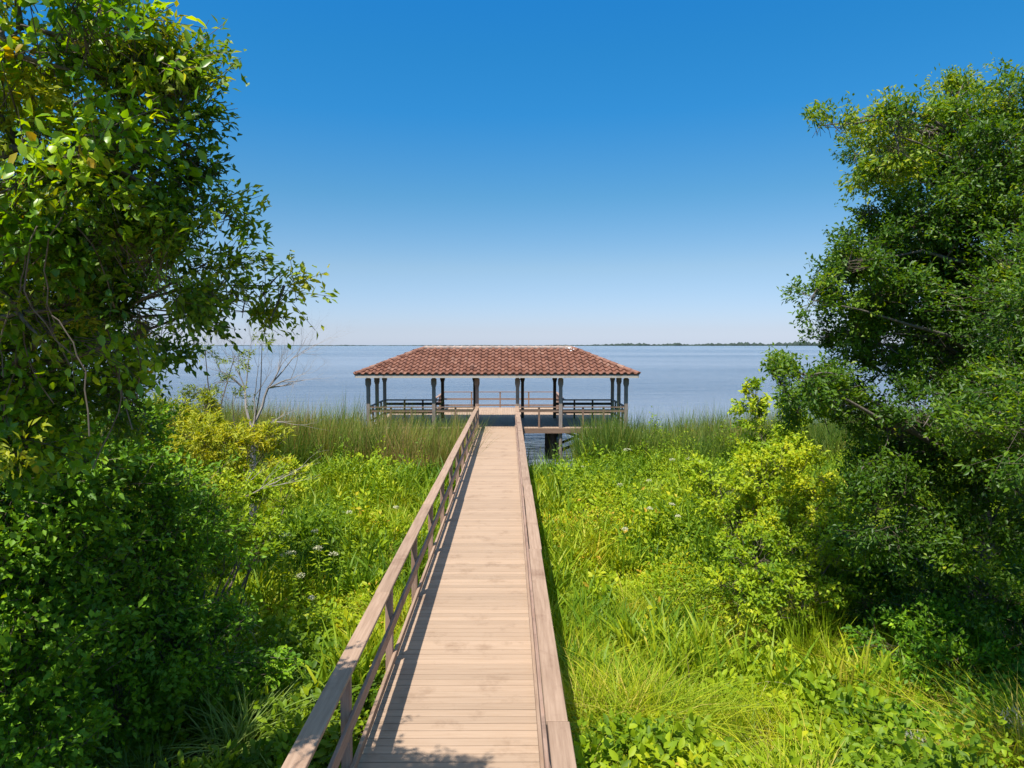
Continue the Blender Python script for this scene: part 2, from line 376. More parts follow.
# ------------------------------------------------------------------ boardwalk (axis x = 0, deck top z = 0)
Y0, Y1 = -6.0, 34.0
def boardwalk():
    root = empty('boardwalk', (0, 14, 0), 'long tan wooden boardwalk with railings running out over the marsh to the roofed dock', 'boardwalk')
    b = MB(); y = Y0
    while y < Y1 - 0.1:
        wd = 0.14
        dz = rng.uniform(-.0015, .0015)
        b.box(-0.93 + rng.uniform(-.004, .004), 0.93 + rng.uniform(-.004, .004), y, y + wd - 0.010 + rng.uniform(-.003, .001), -0.035 + dz, dz, float(np.clip(rng.normal(.5, .3) - (.5 if rng.random() < .06 else 0), 0, 1)), bev=.003)
        y += wd
    b.build('deck', M['deck'], root)
    # screw heads
    # framing under the deck
    b = MB()
    for x in (-0.80, 0, 0.80): b.box(x - .04, x + .04, Y0, Y1 - .3, -0.26, -0.045, .4)
    b.build('joist', M['rail'], root)
    ys = np.arange(Y0 + .6, Y1 - .5, 2.35)
    for sgn, side in ((-1, 'left'), (1, 'right')):
        cap = MB(); y = Y0 + .2 + (0 if sgn < 0 else 1.8)
        if sgn > 0: cap.box(.87, 1.045, Y0, y - .004, 1.03, 1.068, .4, bev=.005)
        else: cap.box(-1.045, -.87, Y0, y - .004, 1.03, 1.068, .4, bev=.005)
        while y < Y1 - .2:
            e = min(y + 4.7, Y1 + .02); o = rng.uniform(-.009, .009); zz = rng.uniform(0, .003)
            cap.box(sgn * .9575 - .0875 + o, sgn * .9575 + .0875 + o, y, e - .005, 1.03 + zz, 1.068 + zz, rng.uniform(.2, .9), bev=.005)
            y = e
        rl = cap.build('railing', M['rail_cap'], root)
        m = MB()
        xi = .90 * sgn
        for z0, z1, th, nm, mt in ((.50, .64, .035, 'middle_rail', 'rail'), (.07, .16, .04, 'bottom_rail', 'rail_cap')):
            m = MB(); y = Y0
            while y < Y1 - .2:
                e = min(y + 4.7, Y1 - .06)
                m.box(min(xi, xi - sgn * th), max(xi, xi - sgn * th), y, e - .005, z0, z1, rng.uniform(.2, .9), bev=.004)
                y = e
            m.build(nm, M[mt], rl)
        for yy in ys:
            p = MB(); x = sgn * .947
            p.box(x - .045, x + .045, yy - .045, yy + .045, -.30, 1.028, rng.uniform(.2, .9), bev=.006)
            p.build('post', M['postw'], rl)
    for yy in np.arange(Y0 + 1, Y1 - 1, 3.6):
        for s in (-1, 1):
            p = MB(); p.tube([(s * .72, yy, -.265), (s * .72 + .01, yy, -3.0)], [.11, .12], 10); p.build('piling', M['pile'], root)
boardwalk()

# ------------------------------------------------------------------ roofed dock pavilion
PF, PM, PB, PE = 34.15, 36.4, 38.65, 45.2
def pavilion():
    root = empty('dock_pavilion', (0, 36.4, 0), 'open-sided dock pavilion with red barrel tile hip roof at the end of the boardwalk', 'pavilion')
    # floor
    b = MB(); x = -6.5
    while x < 6.5:
        b.box(x, x + .133, 34.01, 41.2, -.035, rng.uniform(-.001, .001), float(np.clip(rng.normal(.5, .2), 0, 1)))
        x += .14
    x = -3.75
    while x < 3.6:
        b.box(x, x + .133, 41.21, PE + .1, -.035, rng.uniform(-.001, .001), float(np.clip(rng.normal(.5, .2), 0, 1))); x += .14
    b.build('floor', M['deck'], root)
    b = MB()
    b.box(-6.52, 6.52, 33.95, 33.995, -.26, -.04, .4); b.box(-6.52, 6.52, 41.22, 41.26, -.26, -.04, .4)
    for x in (-6.5, 6.46): b.box(x, x + .04, 34.0, 41.21, -.26, -.04, .4)
    for y in (35.4, 37.2, 39.8): b.box(-6.44, 6.44, y, y + .05, -.24, -.04, .4)
    for x in (-3.7, 3.62): b.box(x, x + .05, 41.28, PE, -.26, -.04, .4)
    b.box(-3.7, 3.7, PE + .01, PE + .06, -.26, -.04, .4)
    b.build('rim_beam', M['railx'], root)
    # columns with collars
    cols = [(x, PF) for x in (-6.3, -3.1, -.99, .99, 3.1, 6.3)] + [(x, PM) for x in (-6.3, 6.3)] + [(x, PB) for x in (-6.3, -3.1, -1.32, 1.32, 3.1, 6.3)]
    for x, y in cols:
        c = MB(); a = rng.uniform(.2, .9)
        c.box(x - .085, x + .085, y - .085, y + .085, .002, 2.44, a, bev=.012)
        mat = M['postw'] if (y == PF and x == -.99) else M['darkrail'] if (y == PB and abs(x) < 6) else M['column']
        col = c.build('column', mat, root)
        k = MB(); k.box(x - .125, x + .125, y - .125, y + .125, 2.10, 2.40, a, bev=.015)
        k.box(x - .105, x + .105, y - .105, y + .105, 2.02, 2.10, a, bev=.01)
        k.build('collar', mat, col)
    # pilings below
    for x, y in cols:
        p = MB(); rr = .085 if y == PF else .11
        p.tube([(x, y, -.045), (x + .01, y, -3.0)], [rr, rr * 1.05], 12, rng.random()); p.build('piling', M['pile'] if y != PF else M['column'], root)
    for (x, y) in ((2.75, 34.9), (2.55, 35.6), (2.9, 36.3), (-2.8, 35.3)):
        p = MB(); p.tube([(x, y, -.27), (x, y, -3.)], [.15, .16], 12, rng.random()); p.build('mooring_pile', M['pile'], root)
    for x0, x1 in ((3.1, 6.3), (-6.3, -3.1)):
        for y in (PM + .15, PB + .15):
            p = MB(); p.beam((x0, y, -.35), (x1, y, -1.55), .05, .14); p.beam((x0, y + .03, -1.55), (x1, y + .03, -.35), .052, .14); p.build('cross_brace', M['pile'], root)
    for x, y in ((-3.6, 43.3), (3.6, 43.3), (-3.6, PE - .2), (3.6, PE - .2), (0, PE - .2)):
        p = MB(); p.tube([(x, y, -.27), (x, y, -3.)], [.12, .12], 10); p.build('piling', M['pile'], root)
    # perimeter beam
    b = MB()
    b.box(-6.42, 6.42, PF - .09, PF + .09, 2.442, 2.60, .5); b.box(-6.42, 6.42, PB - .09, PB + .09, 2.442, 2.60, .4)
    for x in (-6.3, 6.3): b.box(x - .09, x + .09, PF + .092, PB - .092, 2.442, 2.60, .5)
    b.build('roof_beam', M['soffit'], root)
    # hip roof
    EX, EY0, EY1, ZE, ZR = 6.78, PF - .62, PB + .62, 2.60, 3.82
    run = (EY1 - EY0) / 2; yc = (EY0 + EY1) / 2; rx = EX - run - .1; sl_ = math.hypot(run, ZR - ZE)
    deckb = MB(); z_ = ZE + .0
    c = [(-EX, EY0, z_), (EX, EY0, z_), (EX, EY1, z_), (-EX, EY1, z_), (-rx, yc, ZR - .03), (rx, yc, ZR - .03)]
    deckb.add(c, [(0, 1, 5, 4), (1, 2, 5), (2, 3, 4, 5), (3, 0, 4), (3, 2, 1, 0)])
    roof = deckb.build('roof', M['soffit'], root)
    def slope(ax, origin, along, upv, half, name):
        """wavy tile courses clipped to the hips. along: unit horizontal vec, upv: unit vec up the slope"""
        origin = Vector(origin); along = Vector(along); upv = Vector(upv); nn = along.cross(upv).normalized()
        if nn.z < 0: nn = -nn
        tw, rows = .335, 8; rl = sl_ / rows; ncol = int(half * 2 / tw) + 2
        bm = bmesh.new(); lay = bm.verts.layers.float.new('var')
        S = 8
        for r_ in range(rows):
            for c_ in range(-ncol // 2 - 1, ncol // 2 + 1):
                va = float(np.clip(rng.normal(.5, .14), 0, 1))
                u0 = c_ * tw; prof = []
                for k in range(S + 1):
                    t = k / S
                    h = math.sin(min(t / .62, 1) * math.pi) ** .8 * .085 if t < .62 else -.012 * math.sin((t - .62) / .38 * math.pi)
                    prof.append((u0 + t * tw, h))
                lo = r_ * rl - .05; hi = (r_ + 1) * rl
                rows_v = []
                for (vv, lift) in ((lo, -.01), (lo, .065), (hi, .0)):
                    rows_v.append([bm.verts.new(origin + along * u + upv * vv + nn * (h + lift + .015)) for u, h in prof])
                for rv in rows_v:
                    for q in rv: q[lay] = va
                for k in range(S):
                    bm.faces.new((rows_v[0][k], rows_v[0][k + 1], rows_v[1][k + 1], rows_v[1][k]))
                    bm.faces.new((rows_v[1][k], rows_v[1][k + 1], rows_v[2][k + 1], rows_v[2][k]))
        for sg in (-1, 1):
            p0 = origin + along * sg * half
            top = origin + upv * sl_ + along * sg * (half - run - (.1 if half == EX else 0))
            e = (top - p0); pn = Vector((e.x, e.y, 0)).normalized(); pn = Vector((pn.y, -pn.x, 0))
            if pn.dot(along * sg) < 0: pn = -pn
            bmesh.ops.bisect_plane(bm, geom=bm.verts[:] + bm.edges[:] + bm.faces[:], plane_co=p0, plane_no=pn, clear_outer=True)
        me = bpy.data.meshes.new(name); bm.to_mesh(me); bm.free()
        return link(name, me, M['tile'], roof)
    cs, sn = run / sl_, (ZR - ZE) / sl_
    slope(0, (0, EY0, ZE + .02), (1, 0, 0), (0, cs, sn), EX, 'tile_slope')
    slope(0, (0, EY1, ZE + .02), (-1, 0, 0), (0, -cs, sn), EX, 'tile_slope')
    slope(0, (-EX, yc, ZE + .02), (0, -1, 0), (cs, 0, sn), run, 'tile_slope')
    slope(0, (EX, yc, ZE + .02), (0, 1, 0), (-cs, 0, sn), run, 'tile_slope')
    # hip and ridge caps
    cap = MB()
    def capline(p, q, n):
        p, q = Vector(p), Vector(q)
        for i in range(n):
            a = p.lerp(q, i / n); b_ = p.lerp(q, (i + 1.12) / n)
            cap.tube([a, b_], [.12, .095], 10, float(np.clip(rng.normal(.62, .2), 0, 1)))
    for sx in (-1, 1):
        for ey in (EY0, EY1):
            cap = MB(); capline((sx * EX, ey, ZE + .07), (sx * rx, yc, ZR + .07), 10); cap.build('hip_cap', M['tile'], roof)
    cap = MB(); capline((-rx, yc, ZR + .075), (rx, yc, ZR + .075), 20); cap.build('ridge_cap', M['ridge'], roof)
    for k in range(26):
        g = MB()
        sx = 1 if k < 34 else -1
        q = abs(rng.normal(0, .28)); u = Vector((sx * (rx + rng.normal(0, .16)), yc - q, ZR + .11 - q * .47 + .06))
        r0 = rng.uniform(.015, .045)
        ang = [2 * math.pi * i / 7 for i in range(7)]
        g.add([u + Vector((math.cos(a) * r0 * rng.uniform(.6, 1.4), math.sin(a) * r0 * cs, math.sin(a) * r0 * sn)) for a in ang] + [u + Vector((0, -.01, .012))], [(i, (i + 1) % 7, 7) for i in range(7)])
        g.build('bird_dropping', M['guano'], roof)
    f = MB(); zt = ZE - .003; zb = zt - .13
    f.box(-EX, EX, EY0 - .03, EY0 - .002, zb, zt + .03); f.box(-EX, EX, EY1 + .002, EY1 + .03, zb, zt + .03)
    f.box(-EX - .03, -EX - .002, EY0, EY1, zb, zt + .03); f.box(EX + .002, EX + .03, EY0, EY1, zb, zt + .03)
    f.build('fascia', M['fascia'], roof)
    # rails
    def rail(p, q, zs, mat, th=.045, posts=2, zt=1.04):
        p, q = Vector((*p, 0)), Vector((*q, 0)); m = MB()
        up = Vector((0, 0, 1))
        for z0, z1, t_ in zs: m.beam(p + up * (z0 + z1) / 2, q + up * (z0 + z1) / 2, t_, z1 - z0, rng.uniform(.3, .8))
        o = m.build('railing', mat, root)
        for k in range(1, posts + 1):
            c_ = p.lerp(q, k / (posts + 1)); b_ = MB(); b_.box(c_.x - .045, c_.x + .045, c_.y - .045, c_.y + .045, .002, zt - .05, rng.uniform(.3, .8)); b_.build('post', mat, o)
    F3 = ((.985, 1.03, .16), (.76, .90, .04))
    for s in (-1, 1):
        for a, b_ in ((1.08, 3.01), (3.19, 6.21)): rail((s * a, PF), (s * b_, PF), F3, M['railx'], posts=2 if b_ > 4 else 1)
        rail((s * 6.3, PF + .09), (s * 6.3, PM - .09), ((.985, 1.03, .14), (.62, .72, .04), (.25, .35, .04)), M['column'], posts=1)
        rail((s * 6.3, PM + .09), (s * 6.3, PB - .09), ((.985, 1.03, .14), (.62, .72, .04), (.25, .35, .04)), M['column'], posts=1)
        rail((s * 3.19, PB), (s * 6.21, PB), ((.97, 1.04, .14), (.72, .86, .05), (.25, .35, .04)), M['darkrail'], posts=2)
        rail((s * 3.62, 41.3), (s * 3.62, PE), ((.985, 1.03, .14), (.62, .72, .04), (.25, .35, .04)), M['rail'], posts=3)
        rail((s * 3.62, PB + .1), (s * 3.62, 41.3), ((.985, 1.03, .14), (.62, .72, .04), (.25, .35, .04)), M['rail'], posts=1)
    rail((-3.7, PE), (3.7, PE), ((.985, 1.03, .14), (.50, .60, .04), (.1, .2, .04)), M['railx'], posts=3)
pavilion()

# ------------------------------------------------------------------ vegetation builders
SUNV = np.array(SUN)
def crown_leaves(blobs, per_m2, leaf, mat, name, parent, full=False, twig_mat=None, m=14, twl=.22, spread=.09, droopy=0.0, vmean=.45, shell=.35, sub=13):
    """blobs: (center Vector, (rx,ry,rz), colour shift). leaf clusters on twigs through the shell of each blob"""
    Pc, Dc, Vc = [], [], []
    for c, r, sh in blobs:
        r = np.array(r); n = max(8, int(per_m2 * 4 * math.pi * ((r[0] * r[1]) ** 1.6 / 3 + (r[0] * r[2]) ** 1.6 / 3 + (r[1] * r[2]) ** 1.6 / 3) ** (1 / 1.6)))
        ns = max(4, int(n / sub)); ds = rdir(ns); rs = rng.uniform(shell, 1, ns) ** .7; idx = rng.integers(0, ns, n)
        sc_ = ds * rs[:, None]; off = rng.normal(0, 1, (n, 3)) * np.array([.20, .20, .11]) * (.6 + .8 * rng.random(ns))[idx][:, None]
        q = sc_[idx] + off; d = nrm(q + np.array([0, 0, .15]))
        Pc.append(np.array(c)[None] + q * r[None]); Dc.append(nrm(d + rdir(n) * .6 + np.array([0, 0, .25 - droopy])))
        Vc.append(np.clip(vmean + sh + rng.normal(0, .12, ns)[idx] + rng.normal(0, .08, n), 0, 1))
    Pc = np.concatenate(Pc); Dc = np.concatenate(Dc); Vc = np.concatenate(Vc); n = len(Pc)
    k = m; t = rng.uniform(0, 1, (n, k)); tl = twl * rng.uniform(.6, 1.5, n)
    P = Pc[:, None] + Dc[:, None] * (t * tl[:, None])[..., None] + rng.normal(0, spread * .35, (n, k, 3))
    D = Dc[:, None] * .7 + rng.normal(0, .65, (n, k, 3)); D[..., 2] += -.12 - droopy
    N = rng.normal(0, .5, (n, k, 3)) + np.array([-.15, -.35, .85]) + (Dc * .3)[:, None]
    L = leaf[0] * rng.uniform(.6, 1.3, n * k); W = leaf[1] * rng.uniform(.7, 1.25, n * k)
    v = np.clip(np.repeat(Vc, k) + rng.normal(0, .13, n * k), 0, 1)
    V, Fc, A = leaf_arrays(P.reshape(-1, 3), D.reshape(-1, 3), N.reshape(-1, 3), L, W, v, full)
    o = np_mesh(name, V, Fc, A, mat, parent)
    if twig_mat:
        s = Pc - Dc * twl * .8 + rng.normal(0, .03, (n, 3)); e = Pc + Dc * tl[:, None]
        sd = nrm(np.cross(Dc, rdir(n))); s2 = np.cross(sd, Dc); w0, w1 = min(.006, leaf[0] * .05), .0015
        ring = lambda c_, w_: [c_ + sd * w_, c_ - sd * w_ * .5 + s2 * w_ * .87, c_ - sd * w_ * .5 - s2 * w_ * .87]
        V = np.stack(ring(s, w0) + ring(e, w1), 1).reshape(-1, 3); o6 = (np.arange(n) * 6)[:, None]
        Fc = np.concatenate([o6 + np.array([q]) for q in ([0, 1, 4, 3], [1, 2, 5, 4], [2, 0, 3, 5])], 0)
        np_mesh('twigs', V, Fc, np.full(len(V), .5), twig_mat, parent)
    return o

def limb_path(p, q, sag=.15, n=7):
    p = Vector(p); q = Vector(q); L = (q - p).length
    off = Vector(rdir(1)[0]) * L * sag; off.z = abs(off.z)
    out = []
    for i in range(n):
        t = i / (n - 1); out.append(p.lerp(q, t) + off * math.sin(t * math.pi) + Vector(rdir(1)[0]) * L * .018 * (0 < i < n - 1))
    return out

def woody(trunk, rad0, rad1, targets, name, mat, parent, limb_r=.05, subs=3, sub_len=.4, tip=.008):
    b = MB(); pts = [Vector(p) for p in trunk]; n = len(pts)
    b.tube(pts, [rad0 + (rad1 - rad0) * (i / (n - 1)) ** .8 for i in range(n)], 10, .5)
    for tg in targets:
        tg = Vector(tg)
        best = min(pts[1:], key=lambda p: (p - tg).length + max(0, p.z - tg.z + .2) * 1.5)
        path = limb_path(best, tg); L = (tg - best).length; r0 = min(limb_r * (0.5 + L * .25), rad0 * .6)
        b.tube(path, [r0 * (1 - i / (len(path) - 1)) ** 1.2 + tip for i in range(len(path))], 7, .5)
        for s in range(subs):
            a = path[rng.integers(2, len(path))]; e = a + Vector(rdir(1)[0]) * sub_len * rng.uniform(.6, 1.3)
            pp = limb_path(a, e, .1, 5); b.tube(pp, [r0 * .3 * (1 - i / 4) + tip * .6 for i in range(5)], 5, .5)
    return b.build(name, mat, parent, smooth=True)

def sblob(px, py, d, rp, sh=0.0, dr=None, sq=1.0):
    """blob from its place in the picture: centre pixel, distance, apparent radius in pixels"""
    r = rp * d / F
    return (at(px, py, d), (r, dr if dr else r * 1.05, r * sq), sh)

# ------------------------------------------------------------------ trees on the left
def vine_tree():
    base = Vector((-4.2, 3.6, -1.4))
    root = empty('vine_covered_tree', base, 'nearest left tree smothered in broad vine leaves with yellow new growth', 'tree')
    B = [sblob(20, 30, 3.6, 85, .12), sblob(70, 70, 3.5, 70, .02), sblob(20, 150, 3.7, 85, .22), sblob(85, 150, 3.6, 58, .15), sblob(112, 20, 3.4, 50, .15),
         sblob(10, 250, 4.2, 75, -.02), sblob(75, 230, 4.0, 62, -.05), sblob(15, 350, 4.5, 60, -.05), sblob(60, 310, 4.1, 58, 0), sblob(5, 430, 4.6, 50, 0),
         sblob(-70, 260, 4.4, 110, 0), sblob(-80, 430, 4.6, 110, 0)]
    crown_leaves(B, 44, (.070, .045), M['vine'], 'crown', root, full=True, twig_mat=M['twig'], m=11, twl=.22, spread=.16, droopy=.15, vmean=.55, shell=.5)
    G = [sblob(30, 95, 3.6, 40, .1), sblob(75, 105, 3.7, 34, .2), sblob(112, 125, 3.7, 26, .1), sblob(20, 20, 3.7, 34, 0), sblob(130, 15, 3.5, 30, .1), sblob(145, 60, 3.5, 24, .1), sblob(60, 300, 3.9, 26, -.1), sblob(30, 330, 3.8, 18, 0),
         sblob(110, 225, 4.2, 24, -.1), sblob(18, 175, 3.6, 30, 0), sblob(10, 440, 3.7, 20, .2), sblob(130, 245, 4.3, 20, .1), sblob(172, 70, 3.9, 13, .2), sblob(95, 320, 4.1, 18, 0)]
    crown_leaves(G, 40, (.055, .022), M['yellow'], 'new_growth', root, m=16, twl=.12, spread=.08, vmean=.2, shell=.3, sub=6)
    tr = [base, (-4.15, 3.7, .5), (-4.0, 3.9, 2.2), (-3.8, 4.1, 3.8), (-3.6, 4.2, 5.4), (-3.4, 4.3, 6.8)]
    woody(tr, .2, .06, [b[0] for b in B], 'trunk', M['bark'], root)
    # hanging vine stems
    v = MB()
    for k in range(26):
        px, py = rng.uniform(0, 110), rng.uniform(0, 330); d = rng.uniform(3.5, 4.3)
        p = at(px, py, d); q = at(px + rng.uniform(-50, 50), py + rng.uniform(60, 170), d + rng.uniform(0, .4))
        path = limb_path(p, q, .18, 9); v.tube(path, [.004] * 9, 5, .8)
    v.build('vine_stems', M['twig'], root)
vine_tree()

def left_oak():
    base = Vector((-3.9, 5.0, -1.4))
    root = empty('oak_tree', base, 'dark green oak on the left whose crown reaches toward the bare sapling', 'tree', 'oaks framing the boardwalk')
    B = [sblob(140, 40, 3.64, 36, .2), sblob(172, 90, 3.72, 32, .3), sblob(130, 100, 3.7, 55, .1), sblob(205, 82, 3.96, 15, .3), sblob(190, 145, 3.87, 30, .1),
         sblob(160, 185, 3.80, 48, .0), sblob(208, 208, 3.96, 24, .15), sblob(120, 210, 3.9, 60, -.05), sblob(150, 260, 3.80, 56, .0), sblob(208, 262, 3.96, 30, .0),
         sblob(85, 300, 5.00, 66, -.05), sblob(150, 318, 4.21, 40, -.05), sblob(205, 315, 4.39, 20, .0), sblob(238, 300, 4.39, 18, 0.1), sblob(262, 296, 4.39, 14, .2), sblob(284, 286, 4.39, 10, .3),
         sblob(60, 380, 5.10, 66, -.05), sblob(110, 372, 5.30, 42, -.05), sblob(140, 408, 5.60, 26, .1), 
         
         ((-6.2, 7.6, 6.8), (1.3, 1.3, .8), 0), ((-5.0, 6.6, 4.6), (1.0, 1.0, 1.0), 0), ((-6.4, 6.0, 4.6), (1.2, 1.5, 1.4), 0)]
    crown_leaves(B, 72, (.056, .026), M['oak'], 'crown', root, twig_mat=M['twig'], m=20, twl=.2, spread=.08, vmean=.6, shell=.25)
    tr = [base, (-3.85, 5.0, .6), (-3.7, 5.0, 2.2), (-3.6, 5.0, 3.6), (-3.4, 4.9, 4.8), (-3.3, 4.9, 6.0), (-3.4, 4.9, 7.0)]
    woody(tr, .2, .06, [b[0] for b in B], 'trunk', M['bark'], root, limb_r=.022, sub_len=.25, tip=.0035)
left_oak()

def shrub(name, label, base, blobs, mat, leaf, per=14, m=16, vmean=.45, full=False, group=None, droopy=0.0, cat='shrub', shell=.3, stem_mat='twig'):
    root = empty(name, base, label, cat, group)
    crown_leaves(blobs, per * 2.6, leaf, mat, 'foliage', root, full=full, sub=9, twig_mat=M['twig'], m=m, vmean=vmean, droopy=droopy, shell=shell)
    b = MB(); base = Vector(base)
    for c, r, s in blobs:
        path = limb_path(base + Vector((rng.normal(0, .12), rng.normal(0, .12), 0)), c, .08, 6); b.tube(path, [.03 * (1 - i / 5) + .008 for i in range(6)], 6, .5)
    b.build('stems', M[stem_mat], root)
    return root

def gbase(px, d, z=-1.4):
    p = at(px, 500, d); return Vector((p.x, p.y, float(gz(p.x, p.y)) - .05))
UG = 'shaded understory shrubs on the left'
shrub('understory_shrub', 'dark shrub at the left frame edge below the oak crown', gbase(20, 6.8), [sblob(30, 470, 6.8, 85), sblob(-40, 530, 6.6, 90), sblob(20, 570, 6.6, 85), sblob(-30, 650, 6.4, 90), sblob(20, 680, 6.4, 80, .05), sblob(20, 770, 6.2, 70, .1)], M['shade'], (.085, .05), 15, group=UG)
shrub('understory_shrub', 'tall dark leafy shrub in oak shade beside the yellow-green shrub', gbase(110, 8.2), [sblob(95, 450, 8.2, 62), sblob(140, 490, 8.6, 50, .0), sblob(80, 540, 8.0, 70), sblob(150, 550, 8.6, 55, .05), sblob(110, 610, 8.0, 65), sblob(190, 540, 9.2, 38, .1)], M['shade'], (.085, .036), 15, group=UG)
shrub('understory_shrub', 'dark rounded shrub in shade just above the arching grass tussock', gbase(170, 8.6), [sblob(205, 590, 9.0, 46), sblob(160, 650, 8.2, 55), sblob(215, 655, 8.6, 42), sblob(110, 700, 7.6, 55, .05), sblob(250, 660, 9.0, 26, .1)], M['shade'], (.08, .045), 14, group=UG)

# ------------------------------------------------------------------ mid-left shrubs
shrub('yellow_shrub', 'bright yellow-green shrub below the bare sapling on the left', gbase(210, 14.5), [sblob(185, 440, 14.5, 34, .1), sblob(225, 450, 14.2, 32, .15), sblob(262, 455, 14.2, 26, .15), sblob(165, 470, 13.8, 36, 0), sblob(215, 480, 13.8, 34, .05), sblob(160, 415, 15, 22, 0), sblob(205, 412, 15.2, 16, .1)], M['yellow'], (.13, .035), 9, m=18)
shrub('leafy_shrub', 'green shrub between the yellow-green shrub and the shaded oak foliage', gbase(185, 11.5), [sblob(170, 505, 11.5, 34), sblob(215, 510, 11.6, 32, .1), sblob(235, 535, 11.2, 28, .1), sblob(190, 540, 10.8, 34, 0), sblob(250, 560, 10.8, 22, .1), sblob(262, 498, 13.0, 24, .2), sblob(252, 520, 12.5, 24, .1), sblob(290, 485, 14, 18, .3)], M['bright'], (.09, .045), 11, m=16, vmean=.3)
shrub('thin_sapling', 'sparse yellow-green sapling left of the bare grey tree', gbase(205, 16.5), [sblob(205, 385, 16.5, 20, 0), sblob(235, 355, 16.6, 13, 0), sblob(185, 400, 16.4, 18, 0), sblob(232, 400, 16.4, 14, 0), sblob(262, 345, 16.6, 9, 0), sblob(205, 350, 16.6, 9, 0)], M['yellow'], (.10, .03), 4.5, m=12, vmean=.1, cat='sapling', shell=.1)

def branchy(b, p, d, L, r, depth, up=.12, spread=.55, n=3):
    p = Vector(p); d = Vector(d).normalized(); pts = [p]; rs = [r]; steps = 5
    for i in range(steps):
        d = (d + Vector(rdir(1)[0]) * .13 + Vector((0, 0, up * .3))).normalized(); p = p + d * L / steps; pts.append(p); rs.append(r * (1 - .45 * (i + 1) / steps))
    b.tube(pts, rs, 6 if r > .01 else 3, .5, cap=False)
    if depth <= 0: return
    for k in range(n):
        i = int(rng.integers(2, steps + 1)) if k else steps
        nd = (d + Vector(rdir(1)[0]) * spread * (.5 + .5 * (k > 0)) + Vector((0, 0, up))).normalized()
        branchy(b, pts[i], nd, L * rng.uniform(.6, .8), rs[i] * .68, depth - 1, up, spread, n)

def dead_tree():
    d = 18.0; base = gbase(250, d)
    root = empty('bare_tree', base, 'leafless grey branching tree standing in front of the water on the left', 'tree')
    b = MB(); fork = at(252, 428, d)
    b.tube([base, base.lerp(fork, .5) + Vector((.05, 0, 0)), fork], [.10, .09, .075], 8)
    tg = [((268, 388), .038), ((245, 390), .032), ((254, 398), .022)]
    for (tx, ty), r in tg:
        q = at(tx, ty, d + rng.uniform(-.3, .3)); path = limb_path(fork, q, .06, 5); b.tube(path, [r] * 3 + [r * .85] * 2, 6)
        dr = (q - fork).normalized()
        ends = {(268, 388): [(306, 335), (312, 366), (290, 348), (300, 385)], (245, 390): [(232, 345), (218, 362), (250, 338), (208, 352)], (254, 398): [(262, 345), (272, 365)]}[(tx, ty)]
        for ex, ey in ends:
            e = at(ex, ey, d + rng.uniform(-.5, .5)); dd = (e - q); branchy(b, q, dd, dd.length * .58, r * .62, 5, up=.03, spread=.7, n=3)
    b.build('trunk', M['deadwood'], root)
dead_tree()
def dead_branch(px, py, d, ends, label, r=.022):
    p = at(px, py, d); root = empty('fallen_branch', p, label, 'branch', 'bare fallen branches on the left')
    b = MB()
    for ex, ey, ed in ends:
        e = at(ex, ey, ed); dd = e - p; branchy(b, p, dd, dd.length * .5, r, 3, up=.0, spread=.4, n=2)
    b.build('twigs', M['deadwood'], root)
dead_branch(228, 505, 12.5, [(265, 470, 12.5), (318, 448, 12.8), (300, 475, 12.3)], 'pale dead branch leaning over the plants below the yellow-green shrub')
dead_branch(255, 425, 17, [(290, 420, 17), (310, 417, 17)], 'low bare branch reaching right over the reeds from the bare tree')

